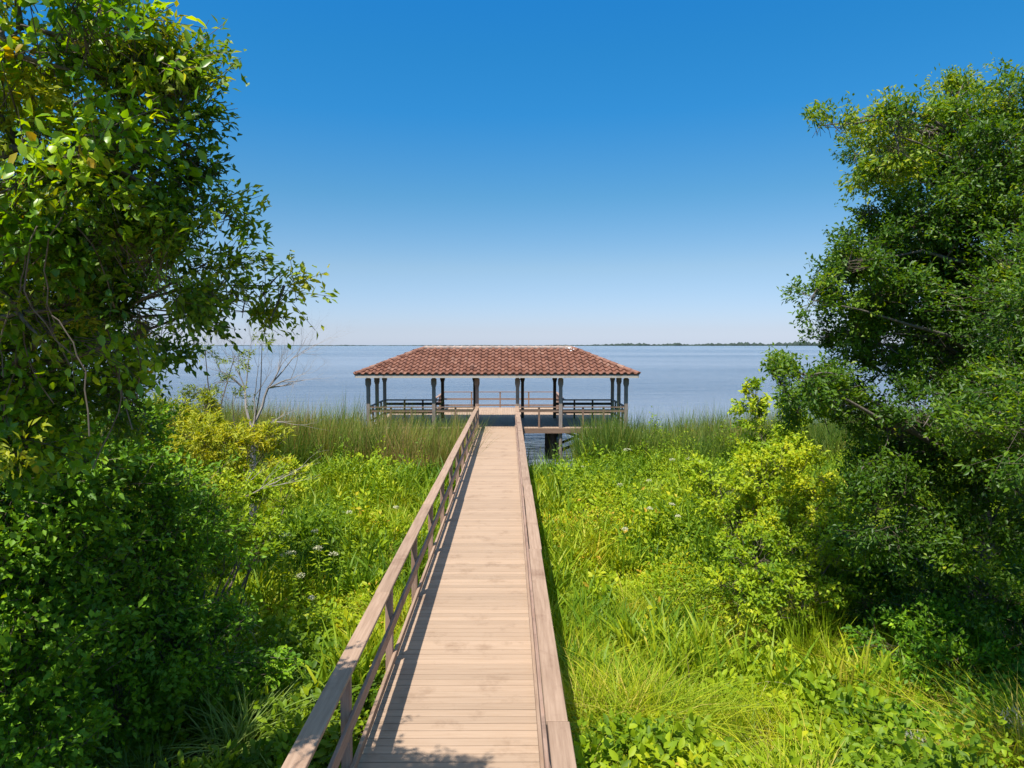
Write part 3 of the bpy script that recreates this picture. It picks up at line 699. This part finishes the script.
# ------------------------------------------------------------------ right oak
def right_oak():
    base = gbase(968, 11.0)
    root = empty('oak_tree', base, 'tall oak on the right with a full crown and pale trunk', 'tree', 'oaks framing the boardwalk')
    D = 11.0
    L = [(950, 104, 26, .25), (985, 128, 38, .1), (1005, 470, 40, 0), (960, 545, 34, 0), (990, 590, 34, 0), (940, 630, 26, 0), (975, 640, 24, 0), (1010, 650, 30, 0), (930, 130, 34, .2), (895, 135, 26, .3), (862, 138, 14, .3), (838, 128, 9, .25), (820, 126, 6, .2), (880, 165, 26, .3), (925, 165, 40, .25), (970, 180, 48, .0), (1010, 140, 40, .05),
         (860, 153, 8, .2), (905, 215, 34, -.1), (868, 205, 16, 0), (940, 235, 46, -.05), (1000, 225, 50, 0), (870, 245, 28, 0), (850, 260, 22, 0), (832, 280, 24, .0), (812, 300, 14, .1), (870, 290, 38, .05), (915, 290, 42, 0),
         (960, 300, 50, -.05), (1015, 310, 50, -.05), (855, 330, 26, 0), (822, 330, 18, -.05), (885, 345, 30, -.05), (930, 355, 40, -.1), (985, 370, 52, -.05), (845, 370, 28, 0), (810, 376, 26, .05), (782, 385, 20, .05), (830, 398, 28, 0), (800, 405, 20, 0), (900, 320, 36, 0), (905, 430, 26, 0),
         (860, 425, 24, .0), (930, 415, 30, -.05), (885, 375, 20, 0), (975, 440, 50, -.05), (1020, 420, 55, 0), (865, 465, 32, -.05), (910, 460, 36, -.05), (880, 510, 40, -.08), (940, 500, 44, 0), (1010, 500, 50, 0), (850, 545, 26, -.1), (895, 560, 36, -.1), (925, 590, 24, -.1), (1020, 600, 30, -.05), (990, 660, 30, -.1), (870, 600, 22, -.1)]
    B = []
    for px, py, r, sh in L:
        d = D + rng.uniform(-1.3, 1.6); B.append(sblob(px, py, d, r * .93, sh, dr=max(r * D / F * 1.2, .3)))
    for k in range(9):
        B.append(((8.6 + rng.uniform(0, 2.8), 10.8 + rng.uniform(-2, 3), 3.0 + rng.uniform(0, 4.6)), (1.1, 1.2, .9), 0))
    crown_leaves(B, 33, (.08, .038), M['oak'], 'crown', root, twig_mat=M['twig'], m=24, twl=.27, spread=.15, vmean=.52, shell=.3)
    tr = [base, at(950, 640, 11), at(978, 590, 11), at(985, 540, 11.1), at(975, 470, 11.2), at(985, 380, 11.3), at(1005, 290, 11.3), at(985, 200, 11.3), at(960, 140, 11.2)]
    woody(tr, .22, .05, [b[0] for b in B], 'trunk', M['bark'], root, limb_r=.035, subs=3, sub_len=.4)
right_oak()

RG = 'shrubs on the right between boardwalk and oak'
shrub('elder_shrub', 'upright bright shrub against the water left of the right oak', gbase(765, 17.5), [sblob(752, 400, 17.5, 13, .1), sblob(762, 425, 17.4, 20, .05), sblob(775, 450, 17.2, 24, .05), sblob(750, 465, 17, 20, .1), sblob(800, 440, 17.6, 22, .1), sblob(782, 415, 17.6, 14, 0)], M['bright'], (.11, .06), 10, group=RG)
shrub('elder_shrub', 'broad yellow-green shrub spreading in front of the upright bright shrub', gbase(760, 14), [sblob(720, 490, 14, 30, .1), sblob(765, 490, 14, 34, .15), sblob(800, 475, 14.3, 30, .25), sblob(825, 500, 14, 30, .2), sblob(740, 520, 13.4, 34, .05), sblob(790, 530, 13.2, 36, .1)], M['bright'], (.10, .05), 10, group=RG)
shrub('elder_shrub', 'low green shrub with darker hollows below the broad yellow-green shrub', gbase(800, 11.8), [sblob(760, 560, 11.8, 34, 0), sblob(810, 560, 11.8, 34, .1), sblob(845, 545, 12, 26, .25), sblob(790, 600, 11.2, 30, 0.1), sblob(735, 590, 11.4, 24, .1)], M['bright'], (.09, .045), 10, vmean=.35, group=RG)
shrub('elder_shrub', 'sunlit bush behind the oak trunk near the right frame edge', gbase(1000, 13.5), [sblob(975, 560, 13.5, 40, .2), sblob(1015, 570, 13.5, 45, .1), sblob(935, 590, 13, 28, .1), sblob(1040, 600, 13, 40, .1)], M['bright'], (.09, .045), 11, group=RG)
shrub('understory_shrub', 'dark shaded shrub at the foot of the right oak', gbase(930, 9.5), [sblob(900, 650, 10, 34), sblob(945, 680, 9.6, 46), sblob(960, 625, 10.2, 30), sblob(925, 640, 10.2, 26), sblob(1000, 700, 9.2, 55), sblob(900, 710, 9.2, 40, .1), sblob(960, 750, 8.6, 55), sblob(1030, 640, 9.6, 40), sblob(1040, 760, 8.4, 60), sblob(890, 745, 8.3, 36), sblob(930, 770, 7.9, 44), sblob(1000, 745, 8.0, 48)], M['shade'], (.09, .045), 12)
# oak canopy added around the right frame edge to shade the lower right corner
def added_shade_oak():
    base = Vector((8.0, 6.2, -1.0))
    root = empty('oak_tree', base, 'added oak crown at the right frame edge that shades the lower right corner', 'tree', 'oaks framing the boardwalk')
    B = [((5.3, 4.9, 3.7), (.9, .8, .45), 0), ((6.4, 4.4, 3.6), (.9, .9, .5), 0), ((5.1, 5.7, 3.3), (.55, .6, .35), .05), ((6.1, 6.5, 3.7), (.85, .9, .55), .05), ((5.75, 7.3, 3.3), (.6, .8, .5), .1), ((6.9, 7.6, 4.6), (1.1, 1.1, .8), 0), ((7.2, 6.2, 3.3), (1.0, 1.0, .8), 0), ((6.3, 5.6, 4.6), (.8, .8, .5), 0), ((8.0, 7.0, 4.4), (1.3, 1.3, 1.1), 0), ((6.6, 7.2, 2.5), (.7, .8, .5), 0)]
    crown_leaves(B, 36, (.062, .03), M['oak'], 'crown', root, twig_mat=M['twig'], m=22, shell=.3)
    woody([base, (8.0, 6.3, 1), (8.0, 6.4, 3), (8.0, 6.6, 4.6)], .2, .07, [b[0] for b in B], 'trunk', M['bark'], root)
added_shade_oak()

def moss(px, py, d, n, ln, label):
    p = at(px, py, d); b = MB()
    for k in range(n):
        q = p + Vector((rng.normal(0, .05), rng.normal(0, .05), rng.normal(0, .03))); pts = [q]
        for i in range(5): q = q + Vector((rng.normal(0, .018), rng.normal(0, .018), -ln / 5 * rng.uniform(.6, 1.3))); pts.append(q)
        b.tube(pts, [.004, .007, .008, .007, .005, .002], 4, .5, cap=False)
    o = b.build('hanging_moss', M['moss']); tag(o, label, 'moss', 'grey moss hanging under the right oak')
moss(915, 735, 7.6, 40, .28, 'short grey moss tuft hanging lowest, left of the shaded lower right corner')
moss(945, 742, 7.6, 46, .30, 'grey moss tuft just right of the lowest one in the lower right shade')
moss(1012, 712, 7.6, 30, .26, 'grey moss strand near the right frame edge in the shade')

# ------------------------------------------------------------------ marsh vegetation (uncountable: one object per kind)
def visible_pts(n, y0, y1, pad=1.10):
    """points over the visible marsh with a margin, density falling with distance"""
    u = rng.random(n); y = (y0 ** .9 + u * (y1 ** .9 - y0 ** .9)) ** (1 / .9)
    hw = .74 * y * pad + 1.5
    x = CAM.x + rng.uniform(-1, 1, n) * hw
    return x, y

def off_walk(x, y, m=.0): return (np.abs(x) > 1.12 + m) & ~((np.abs(x) < 6.9 + m) & (y > 33.7))
def open_water(x, y): return (x > 1.1) & (x < 3.7) & (y > 26.5 + .5 * np.abs(x - 2.3) * 3)

def canopy(x, y):
    return .36 + 1.55 * vnoise(x, y, 1.7) * vnoise(x + 30, y, 4.5) * 1.5 + .35 * (vnoise(x, y, .7) > .55) * vnoise(x + 9, y, .9)

TUS = []
def clear_of_tussocks(x, y, r=.55):
    k = np.ones(len(x), bool)
    for tx, ty in TUS: k &= (x - tx) ** 2 + ((y - ty + .25)) ** 2 > r * r
    return k
def ground_cover():
    # individual herbs: dome of leaves about a stem
    x, y = visible_pts(17000, 6.0, 30.5)
    k = off_walk(x, y, .15) & ~open_water(x, y)
    # grass region on the lower right has fewer herbs
    gr = (x > 1.0) & (y < 12.5) & (x < 6.5) & (vnoise(x, y, 1.2) < .62)
    k &= clear_of_tussocks(x, y)
    k &= ~(gr & (rng.random(len(x)) < .85))
    x, y = x[k], y[k]; n = len(x); m = 34
    H = canopy(x, y) * rng.uniform(.75, 1.2, n); H = np.where(np.abs(x) < 2.2, np.minimum(H, 1.0), H); H = np.where(y < 10, H * .75, H); hs_ = rng.random(n) < .12; H = np.where(hs_ & (np.abs(x) > 2.2), H * 1.45, H)
    z0 = gz(x, y); rr = rng.uniform(.14, .34, n)
    th = rng.uniform(0, 2 * math.pi, (n, m)); q = np.sqrt(rng.random((n, m)))
    px = x[:, None] + np.cos(th) * q * rr[:, None]; py = y[:, None] + np.sin(th) * q * rr[:, None]
    pz = z0[:, None] + H[:, None] * (1 - .38 * q ** 2 - rng.random((n, m)) ** 2 * .45)
    P = np.stack([px, py, pz], -1)
    D = np.stack([np.cos(th) * (.3 + q), np.sin(th) * (.3 + q), 1.1 - .9 * q], -1) + rng.normal(0, .42, (n, m, 3))
    N = np.array([-.1, -.3, .75]) + rng.normal(0, .5, (n, m, 3))
    big = vnoise(x, y, 1.1) > .55
    L = np.where(big, .125, .08)[:, None] * rng.uniform(.6, 1.4, (n, m)); W = L * np.where(big, .55, .48)[:, None]
    pv = np.clip(.42 + .75 * (vnoise(x + 7, y + 3, 2.6) - .5) + .5 * (vnoise(x, y, .8) - .5) + rng.normal(0, .14, n), 0, .95)
    pv = np.where(y > 24, pv * .85, pv)
    v = np.clip(pv[:, None] + rng.normal(0, .10, (n, m)), 0, 1)
    P = P.reshape(-1, 3); D = D.reshape(-1, 3); N = N.reshape(-1, 3); L = L.ravel() * np.clip(.55 + .045 * P[:, 1], .8, 1); W = W.ravel() * np.clip(.55 + .045 * P[:, 1], .8, 1); v = v.ravel()
    nr = P[:, 1] < 14
    V, Fc, A = join([leaf_arrays(P[nr], D[nr], N[nr], L[nr], W[nr], v[nr], True), leaf_arrays(P[~nr], D[~nr], N[~nr], L[~nr], W[~nr], v[~nr])])
    o = np_mesh('ground_cover', V, Fc, A, M['herb']); tag(o, 'bright yellow-green broadleaf marsh plants on both sides of the boardwalk', 'marsh plants', kind='stuff')

def lance_plants():
    x, y = visible_pts(15000, 7.0, 31)
    p = np.where(x < 0, (vnoise(x, y, 3.1) > .40), (vnoise(x, y, 2.7) > .48) | (x < 2.3)) & (y > 9)
    k = off_walk(x, y, .1) & ~open_water(x, y) & p & clear_of_tussocks(x, y)
    x, y = x[k], y[k]; n = len(x); m = 9
    H = canopy(x, y)
    P = np.stack([x[:, None] + rng.normal(0, .07, (n, m)), y[:, None] + rng.normal(0, .07, (n, m)), gz(x, y)[:, None] + H[:, None] * .5 * rng.uniform(.3, 1.4, (n, m))], -1).reshape(-1, 3)
    D = rng.normal(0, .32, (n * m, 3)); D[:, 2] = 1
    bend = rng.normal(0, .3, (n * m, 3)); bend[:, 2] = 0
    L = rng.uniform(.4, .95, n * m); W = rng.uniform(.03, .06, n * m)
    v = np.clip(np.repeat(vnoise(x, y, 1.3), m) * .8 + rng.normal(.05, .16, n * m), 0, 1)
    o = np_mesh('marsh_leaves', *blade_arrays(P, D, L, W, bend, v, 3), M['lance'], smooth=True); tag(o, 'upright lance-shaped green leaves of marsh plants beside the boardwalk', 'marsh plants', kind='stuff')

def grasses():
    x, y = visible_pts(7000, 6.0, 17)
    c = np.where(x > 0, (vnoise(x, y, 1.2) < .66) & (y < 13.5) & (x < 7.5), vnoise(x, y, 1.4) < .25)
    k = off_walk(x, y, .12) & c & clear_of_tussocks(x, y, .35)
    x, y = x[k], y[k]; n = len(x); m = 34
    H = .45 + .8 * vnoise(x, y, .8) * vnoise(x, y, 2.1) * 1.5
    P = np.stack([x[:, None] + rng.normal(0, .06, (n, m)), y[:, None] + rng.normal(0, .06, (n, m)), gz(x, y)[:, None] + rng.uniform(-.02, .12, (n, m))], -1).reshape(-1, 3)
    D = rng.normal(0, .28, (n * m, 3)); D[:, 2] = 1
    bend = rng.normal(0, .65, (n * m, 3)); bend[:, 2] = 0
    L = np.repeat(H, m) * rng.uniform(.6, 1.25, n * m); W = rng.uniform(.008, .02, n * m)
    v = np.clip(np.repeat(.12 + .7 * vnoise(x, y, 1.9) + .35 * (rng.random(n) < .18), m) + rng.normal(0, .24, n * m), 0, 1)
    o = np_mesh('marsh_grass', *blade_arrays(P, D, L, W, bend, v, 4), M['grass'], smooth=True); tag(o, 'yellow-green long grass growing at the lower right of the boardwalk', 'grass', kind='stuff')

def reeds():
    n = 78000
    y = rng.uniform(21, 37.5, n); x = CAM.x + rng.uniform(-1, 1, n) * (y * .8 + 2)
    front = np.where(x < 0, 23.5 + 5 * vnoise(x, 2, 2.5), 26.5 + 4.5 * vnoise(x, 3, 2.5))
    k = off_walk(x, y, .1) & (y > front) & ~(open_water(x, y) & (rng.random(n) < .96)) & (y < 36.5 + vnoise(x, 8, 3) * 1.0)
    x, y = x[k], y[k]; n = len(x); m = 4
    top = np.where(x < 0, 2.9, 2.85) * (.72 + .4 * vnoise(x, y, 2.6)) * np.clip((y - np.where(x < 0, 23.5, 26.5)) / 5 + .45, .5, 1)
    top = np.where((x > 4.4) & (x < 9), top * .92, top); top = np.where((x > 0) & (x <= 3.7), top * .55, top); top = np.where((x > 3.7) & (x < 4.4), top * .8, top)
    P = np.stack([x[:, None] + rng.normal(0, .05, (n, m)), y[:, None] + rng.normal(0, .05, (n, m)), np.broadcast_to(gz(x, y)[:, None], (n, m))], -1).reshape(-1, 3)
    D = rng.normal(0, .17, (n * m, 3)); D[:, 2] = 1
    bend = rng.normal(0, .16, (n * m, 3)); bend[:, 0] += .05; bend[:, 2] = 0
    L = np.repeat(top * (.62 + .5 * vnoise(x, y, .45)), m) * rng.uniform(.6, 1.35, n * m); W = rng.uniform(.014, .034, n * m)
    v = np.clip(np.repeat(-.05 + .55 * vnoise(x, y, 1.8) + .4 * vnoise(x, y, .5) + np.where(x < 0, .14, -.08), m) + rng.normal(0, .24, n * m), 0, 1)
    o = np_mesh('reeds', *blade_arrays(P, D, L, W, bend, v, 3), M['reed'], smooth=True); tag(o, 'tall olive and brown reeds standing along the water in front of the pavilion', 'reeds', kind='stuff')

# plants outside the photograph's frame, thinner, behind and beside the camera
def surround():
    n = 5000
    x = rng.uniform(-26, 26, n); y = rng.uniform(-12, 12, n)
    k = (np.abs(x) > 1.2) & ((y < 6.2) | (np.abs(x - .57) > .8 * y + 1.4))
    x, y = x[k], y[k]; n = len(x); m = 16
    H = canopy(x, y); th = rng.uniform(0, 2 * math.pi, (n, m)); q = np.sqrt(rng.random((n, m)))
    P = np.stack([x[:, None] + np.cos(th) * q * .4, y[:, None] + np.sin(th) * q * .4, gz(x, y)[:, None] + H[:, None] * (1 - .4 * q ** 2 - .4 * rng.random((n, m)))], -1).reshape(-1, 3)
    D = np.stack([np.cos(th), np.sin(th), .2 - .4 * q], -1).reshape(-1, 3) + rng.normal(0, .3, (n * m, 3)); N = np.array([0, 0, 1.]) + rng.normal(0, .4, (n * m, 3))
    L = rng.uniform(.06, .12, n * m)
    o = np_mesh('ground_cover', *leaf_arrays(P, D, N, L, L * .5, rng.uniform(.1, .7, n * m), True), M['herb']); tag(o, 'low green plants nearest the start of the boardwalk', 'marsh plants', kind='stuff')
surround()

# ------------------------------------------------------------------ grass tussocks (things)
def tussock(base, n, Lr, mat, label, spread=.55, wd=.012, r=.12, vm=.6, dry=0):
    root = empty('grass_tussock', base, label, 'grass', 'tussocks of long grass'); TUS.append((base[0], base[1]))
    P = np.array(base)[None] + rng.normal(0, r, (n, 3)) * np.array([1, 1, .1])
    D = rng.normal(0, .35, (n, 3)); D[:, 2] = 1; bend = rng.normal(0, spread, (n, 3)); bend[:, 2] = 0
    L = Lr * rng.uniform(.55, 1.15, n); W = rng.uniform(.6, 1.3, n) * wd
    np_mesh('blades', *blade_arrays(P, D, L, W, bend, np.clip(rng.normal(vm, .15, n), 0, 1), 7), mat, root, smooth=True)
    if dry:
        P = np.array(base)[None] + rng.normal(0, r * 1.8, (dry, 3)) * np.array([1, 1, .1]) + np.array([0, 0, .08]); D = rng.normal(0, .9, (dry, 3)); D[:, 2] = np.abs(D[:, 2]) * .6 + .3
        bend = rng.normal(0, .6, (dry, 3)); bend[:, 2] = -.25
        np_mesh('dry_blades', *blade_arrays(P, D, Lr * rng.uniform(.35, .8, dry), rng.uniform(.006, .012, dry), bend, rng.random(dry), 5), M['straw'], root, smooth=True)
def gp(px, py):   # point on the marsh floor under a pixel
    p = at(px, py, 1) - CAM; z = -1.2
    for _ in range(12): q = CAM + p * ((z - CAM.z) / p.z); z = float(gz(q.x, q.y))
    return Vector((q.x, q.y, z))
tussock(gp(236, 768), 260, 1.15, M['pale_grass'], 'arching pale grass tussock beside the left railing in the lower left', spread=.62, wd=.018, vm=.6)
tussock(gp(88, 755), 190, 1.1, M['pale_grass'], 'sunlit grass tussock at the lower left under the shaded shrubs', spread=.5, wd=.018, vm=.6)
tussock(gp(140, 800), 170, .8, M['pale_grass'], 'grass tussock at the bottom edge of the lower left corner', spread=.5, wd=.016, vm=.4)
tussock(gp(690, 752), 420, 1.15, M['grass'], 'large grass tussock with brown dead thatch at the lower right', spread=.6, wd=.011, r=.28, vm=.55, dry=420)
tussock(gp(600, 690), 240, 1.0, M['grass'], 'grass tussock with dry blades close to the right railing', spread=.5, wd=.011, r=.18, vm=.4, dry=200)
tussock(gp(770, 760), 200, .9, M['grass'], 'grass tussock with straw-coloured base right of the largest one', spread=.5, wd=.011, r=.25, vm=.7, dry=360)
tussock(gp(640, 640), 240, 1.1, M['grass'], 'upright grass tussock farther back behind the largest one', spread=.4, wd=.011, r=.2, vm=.75)
tussock(at(808, 600, 10.8) + Vector((0, 0, -1.2)), 200, 1.5, M['grass'], 'tall upright grass tussock below the green shrubs on the right', spread=.3, wd=.014, r=.15, vm=.3)

ground_cover(); lance_plants(); grasses(); reeds()
# dry fronds on the left
def dry_fronds():
    p = at(236, 632, 9.8); n = 60
    root = empty('dead_fronds', p, 'bundle of dry tan fronds lying in the green shrubs on the left', 'plant')
    P = np.array(p)[None] + rng.normal(0, .04, (n, 3)); D = rng.normal(0, .22, (n, 3)) + np.array([.35, 0, .9]); bend = rng.normal(0, .25, (n, 3)) + np.array([.3, -.1, -.1])
    np_mesh('dry_leaves', *blade_arrays(P, D, rng.uniform(.25, .5, n), rng.uniform(.015, .035, n), bend, rng.random(n), 5), M['straw'], root, smooth=True)
dry_fronds()

# ------------------------------------------------------------------ white flowering plants
def flower_plant(px, py, d, rp, label):
    top = at(px, py, d); base = Vector((top.x, top.y, float(gz(top.x, top.y))))
    root = empty('flowering_plant', base, label, 'flowering plant', 'white umbel flowers in the marsh')
    s = MB(); s.tube(limb_path(base, top, .03, 5), [.012, .01, .009, .008, .006], 5, .5); s.build('stem', M['lance'], root)
    r = rp * .75 * d / F; n = 90
    th = rng.uniform(0, 2 * math.pi, n); q = np.sqrt(rng.random(n))
    P = np.stack([top.x + np.cos(th) * q * r, top.y + np.sin(th) * q * r, top.z + .03 + r * .35 * (1 - q ** 2) + rng.normal(0, .012, n)], -1)
    D = rdir(n); D[:, 2] = np.abs(D[:, 2]) * .4; N = np.tile(np.array([0, 0, 1.]), (n, 1)) + rng.normal(0, .4, (n, 3)); L = np.full(n, max(.022, r * .22))
    np_mesh('flower_head', *leaf_arrays(P, D, N, L, L * .9, rng.random(n)), M['white'], root)
    n = 26; th = rng.uniform(0, 2 * math.pi, n); P = np.stack([np.full(n, top.x), np.full(n, top.y), top.z - rng.uniform(.05, .45, n)], -1)
    D = np.stack([np.cos(th), np.sin(th), rng.uniform(-.1, .4, n)], -1); P = P + D * rng.uniform(0, .15, n)[:, None]
    np_mesh('leaves', *leaf_arrays(P, D, np.tile(np.array([0, 0, 1.]), (n, 1)) + rng.normal(0, .2, (n, 3)), rng.uniform(.1, .16, n), rng.uniform(.04, .06, n), rng.uniform(.2, .7, n)), M['herb'], root)
FL = [(285, 537, 13.5, 7, 'large white flower head on the left, second from the left of its cluster'), (318, 550, 13.2, 6, 'white flower head above the lower yellow patch on the left'), (291, 555, 13.0, 7, 'roundest white flower head, lowest of the left cluster'),
      (315, 533, 14, 5, 'small white flower head above and right of the left cluster'), (301, 578, 12.2, 6, 'white flower head in the yellow patch nearest the left railing'), (334, 556, 13.2, 6, 'pale white flower head right of the left cluster'), (283, 557, 13, 4, 'small white flower head touching the roundest one'),
      (349, 514, 16, 4, 'tiny white flower head in the green leaves midway up the left side'), (396, 509, 16.5, 4, 'tiny white flower head closest to the left railing'), (312, 600, 11.6, 5, 'cream flower head in the leaves below the left cluster'),
      (627, 451, 24, 5, 'white flower head in front of the right reeds near the pavilion corner'), (620, 486, 20, 4, 'white flower head just below the reeds on the right'), (690, 460, 22, 5, 'white flower head in the row at the right end of the reeds'), (702, 463, 22, 5, 'rightmost white flower head in the row below the right reeds'),
      (672, 461, 22, 4, 'leftmost white flower head in the row below the right reeds'), (625, 531, 14.5, 5, 'brightest white flower head alone right of the boardwalk'), (672, 506, 16.5, 4, 'pale flower head in the middle of the right marsh'), (650, 510, 16.5, 4, 'pale flower head left of centre in the right marsh'),
      (583, 468, 23, 3, 'tiny white flower head beside the open water under the pavilion'), (649, 482, 20, 4, 'cream flower head between the reeds and the yellow-green herbs'), (678, 518, 15.5, 4, 'cream flower head below and right of the pale middle one')]
for a in FL: flower_plant(*a)
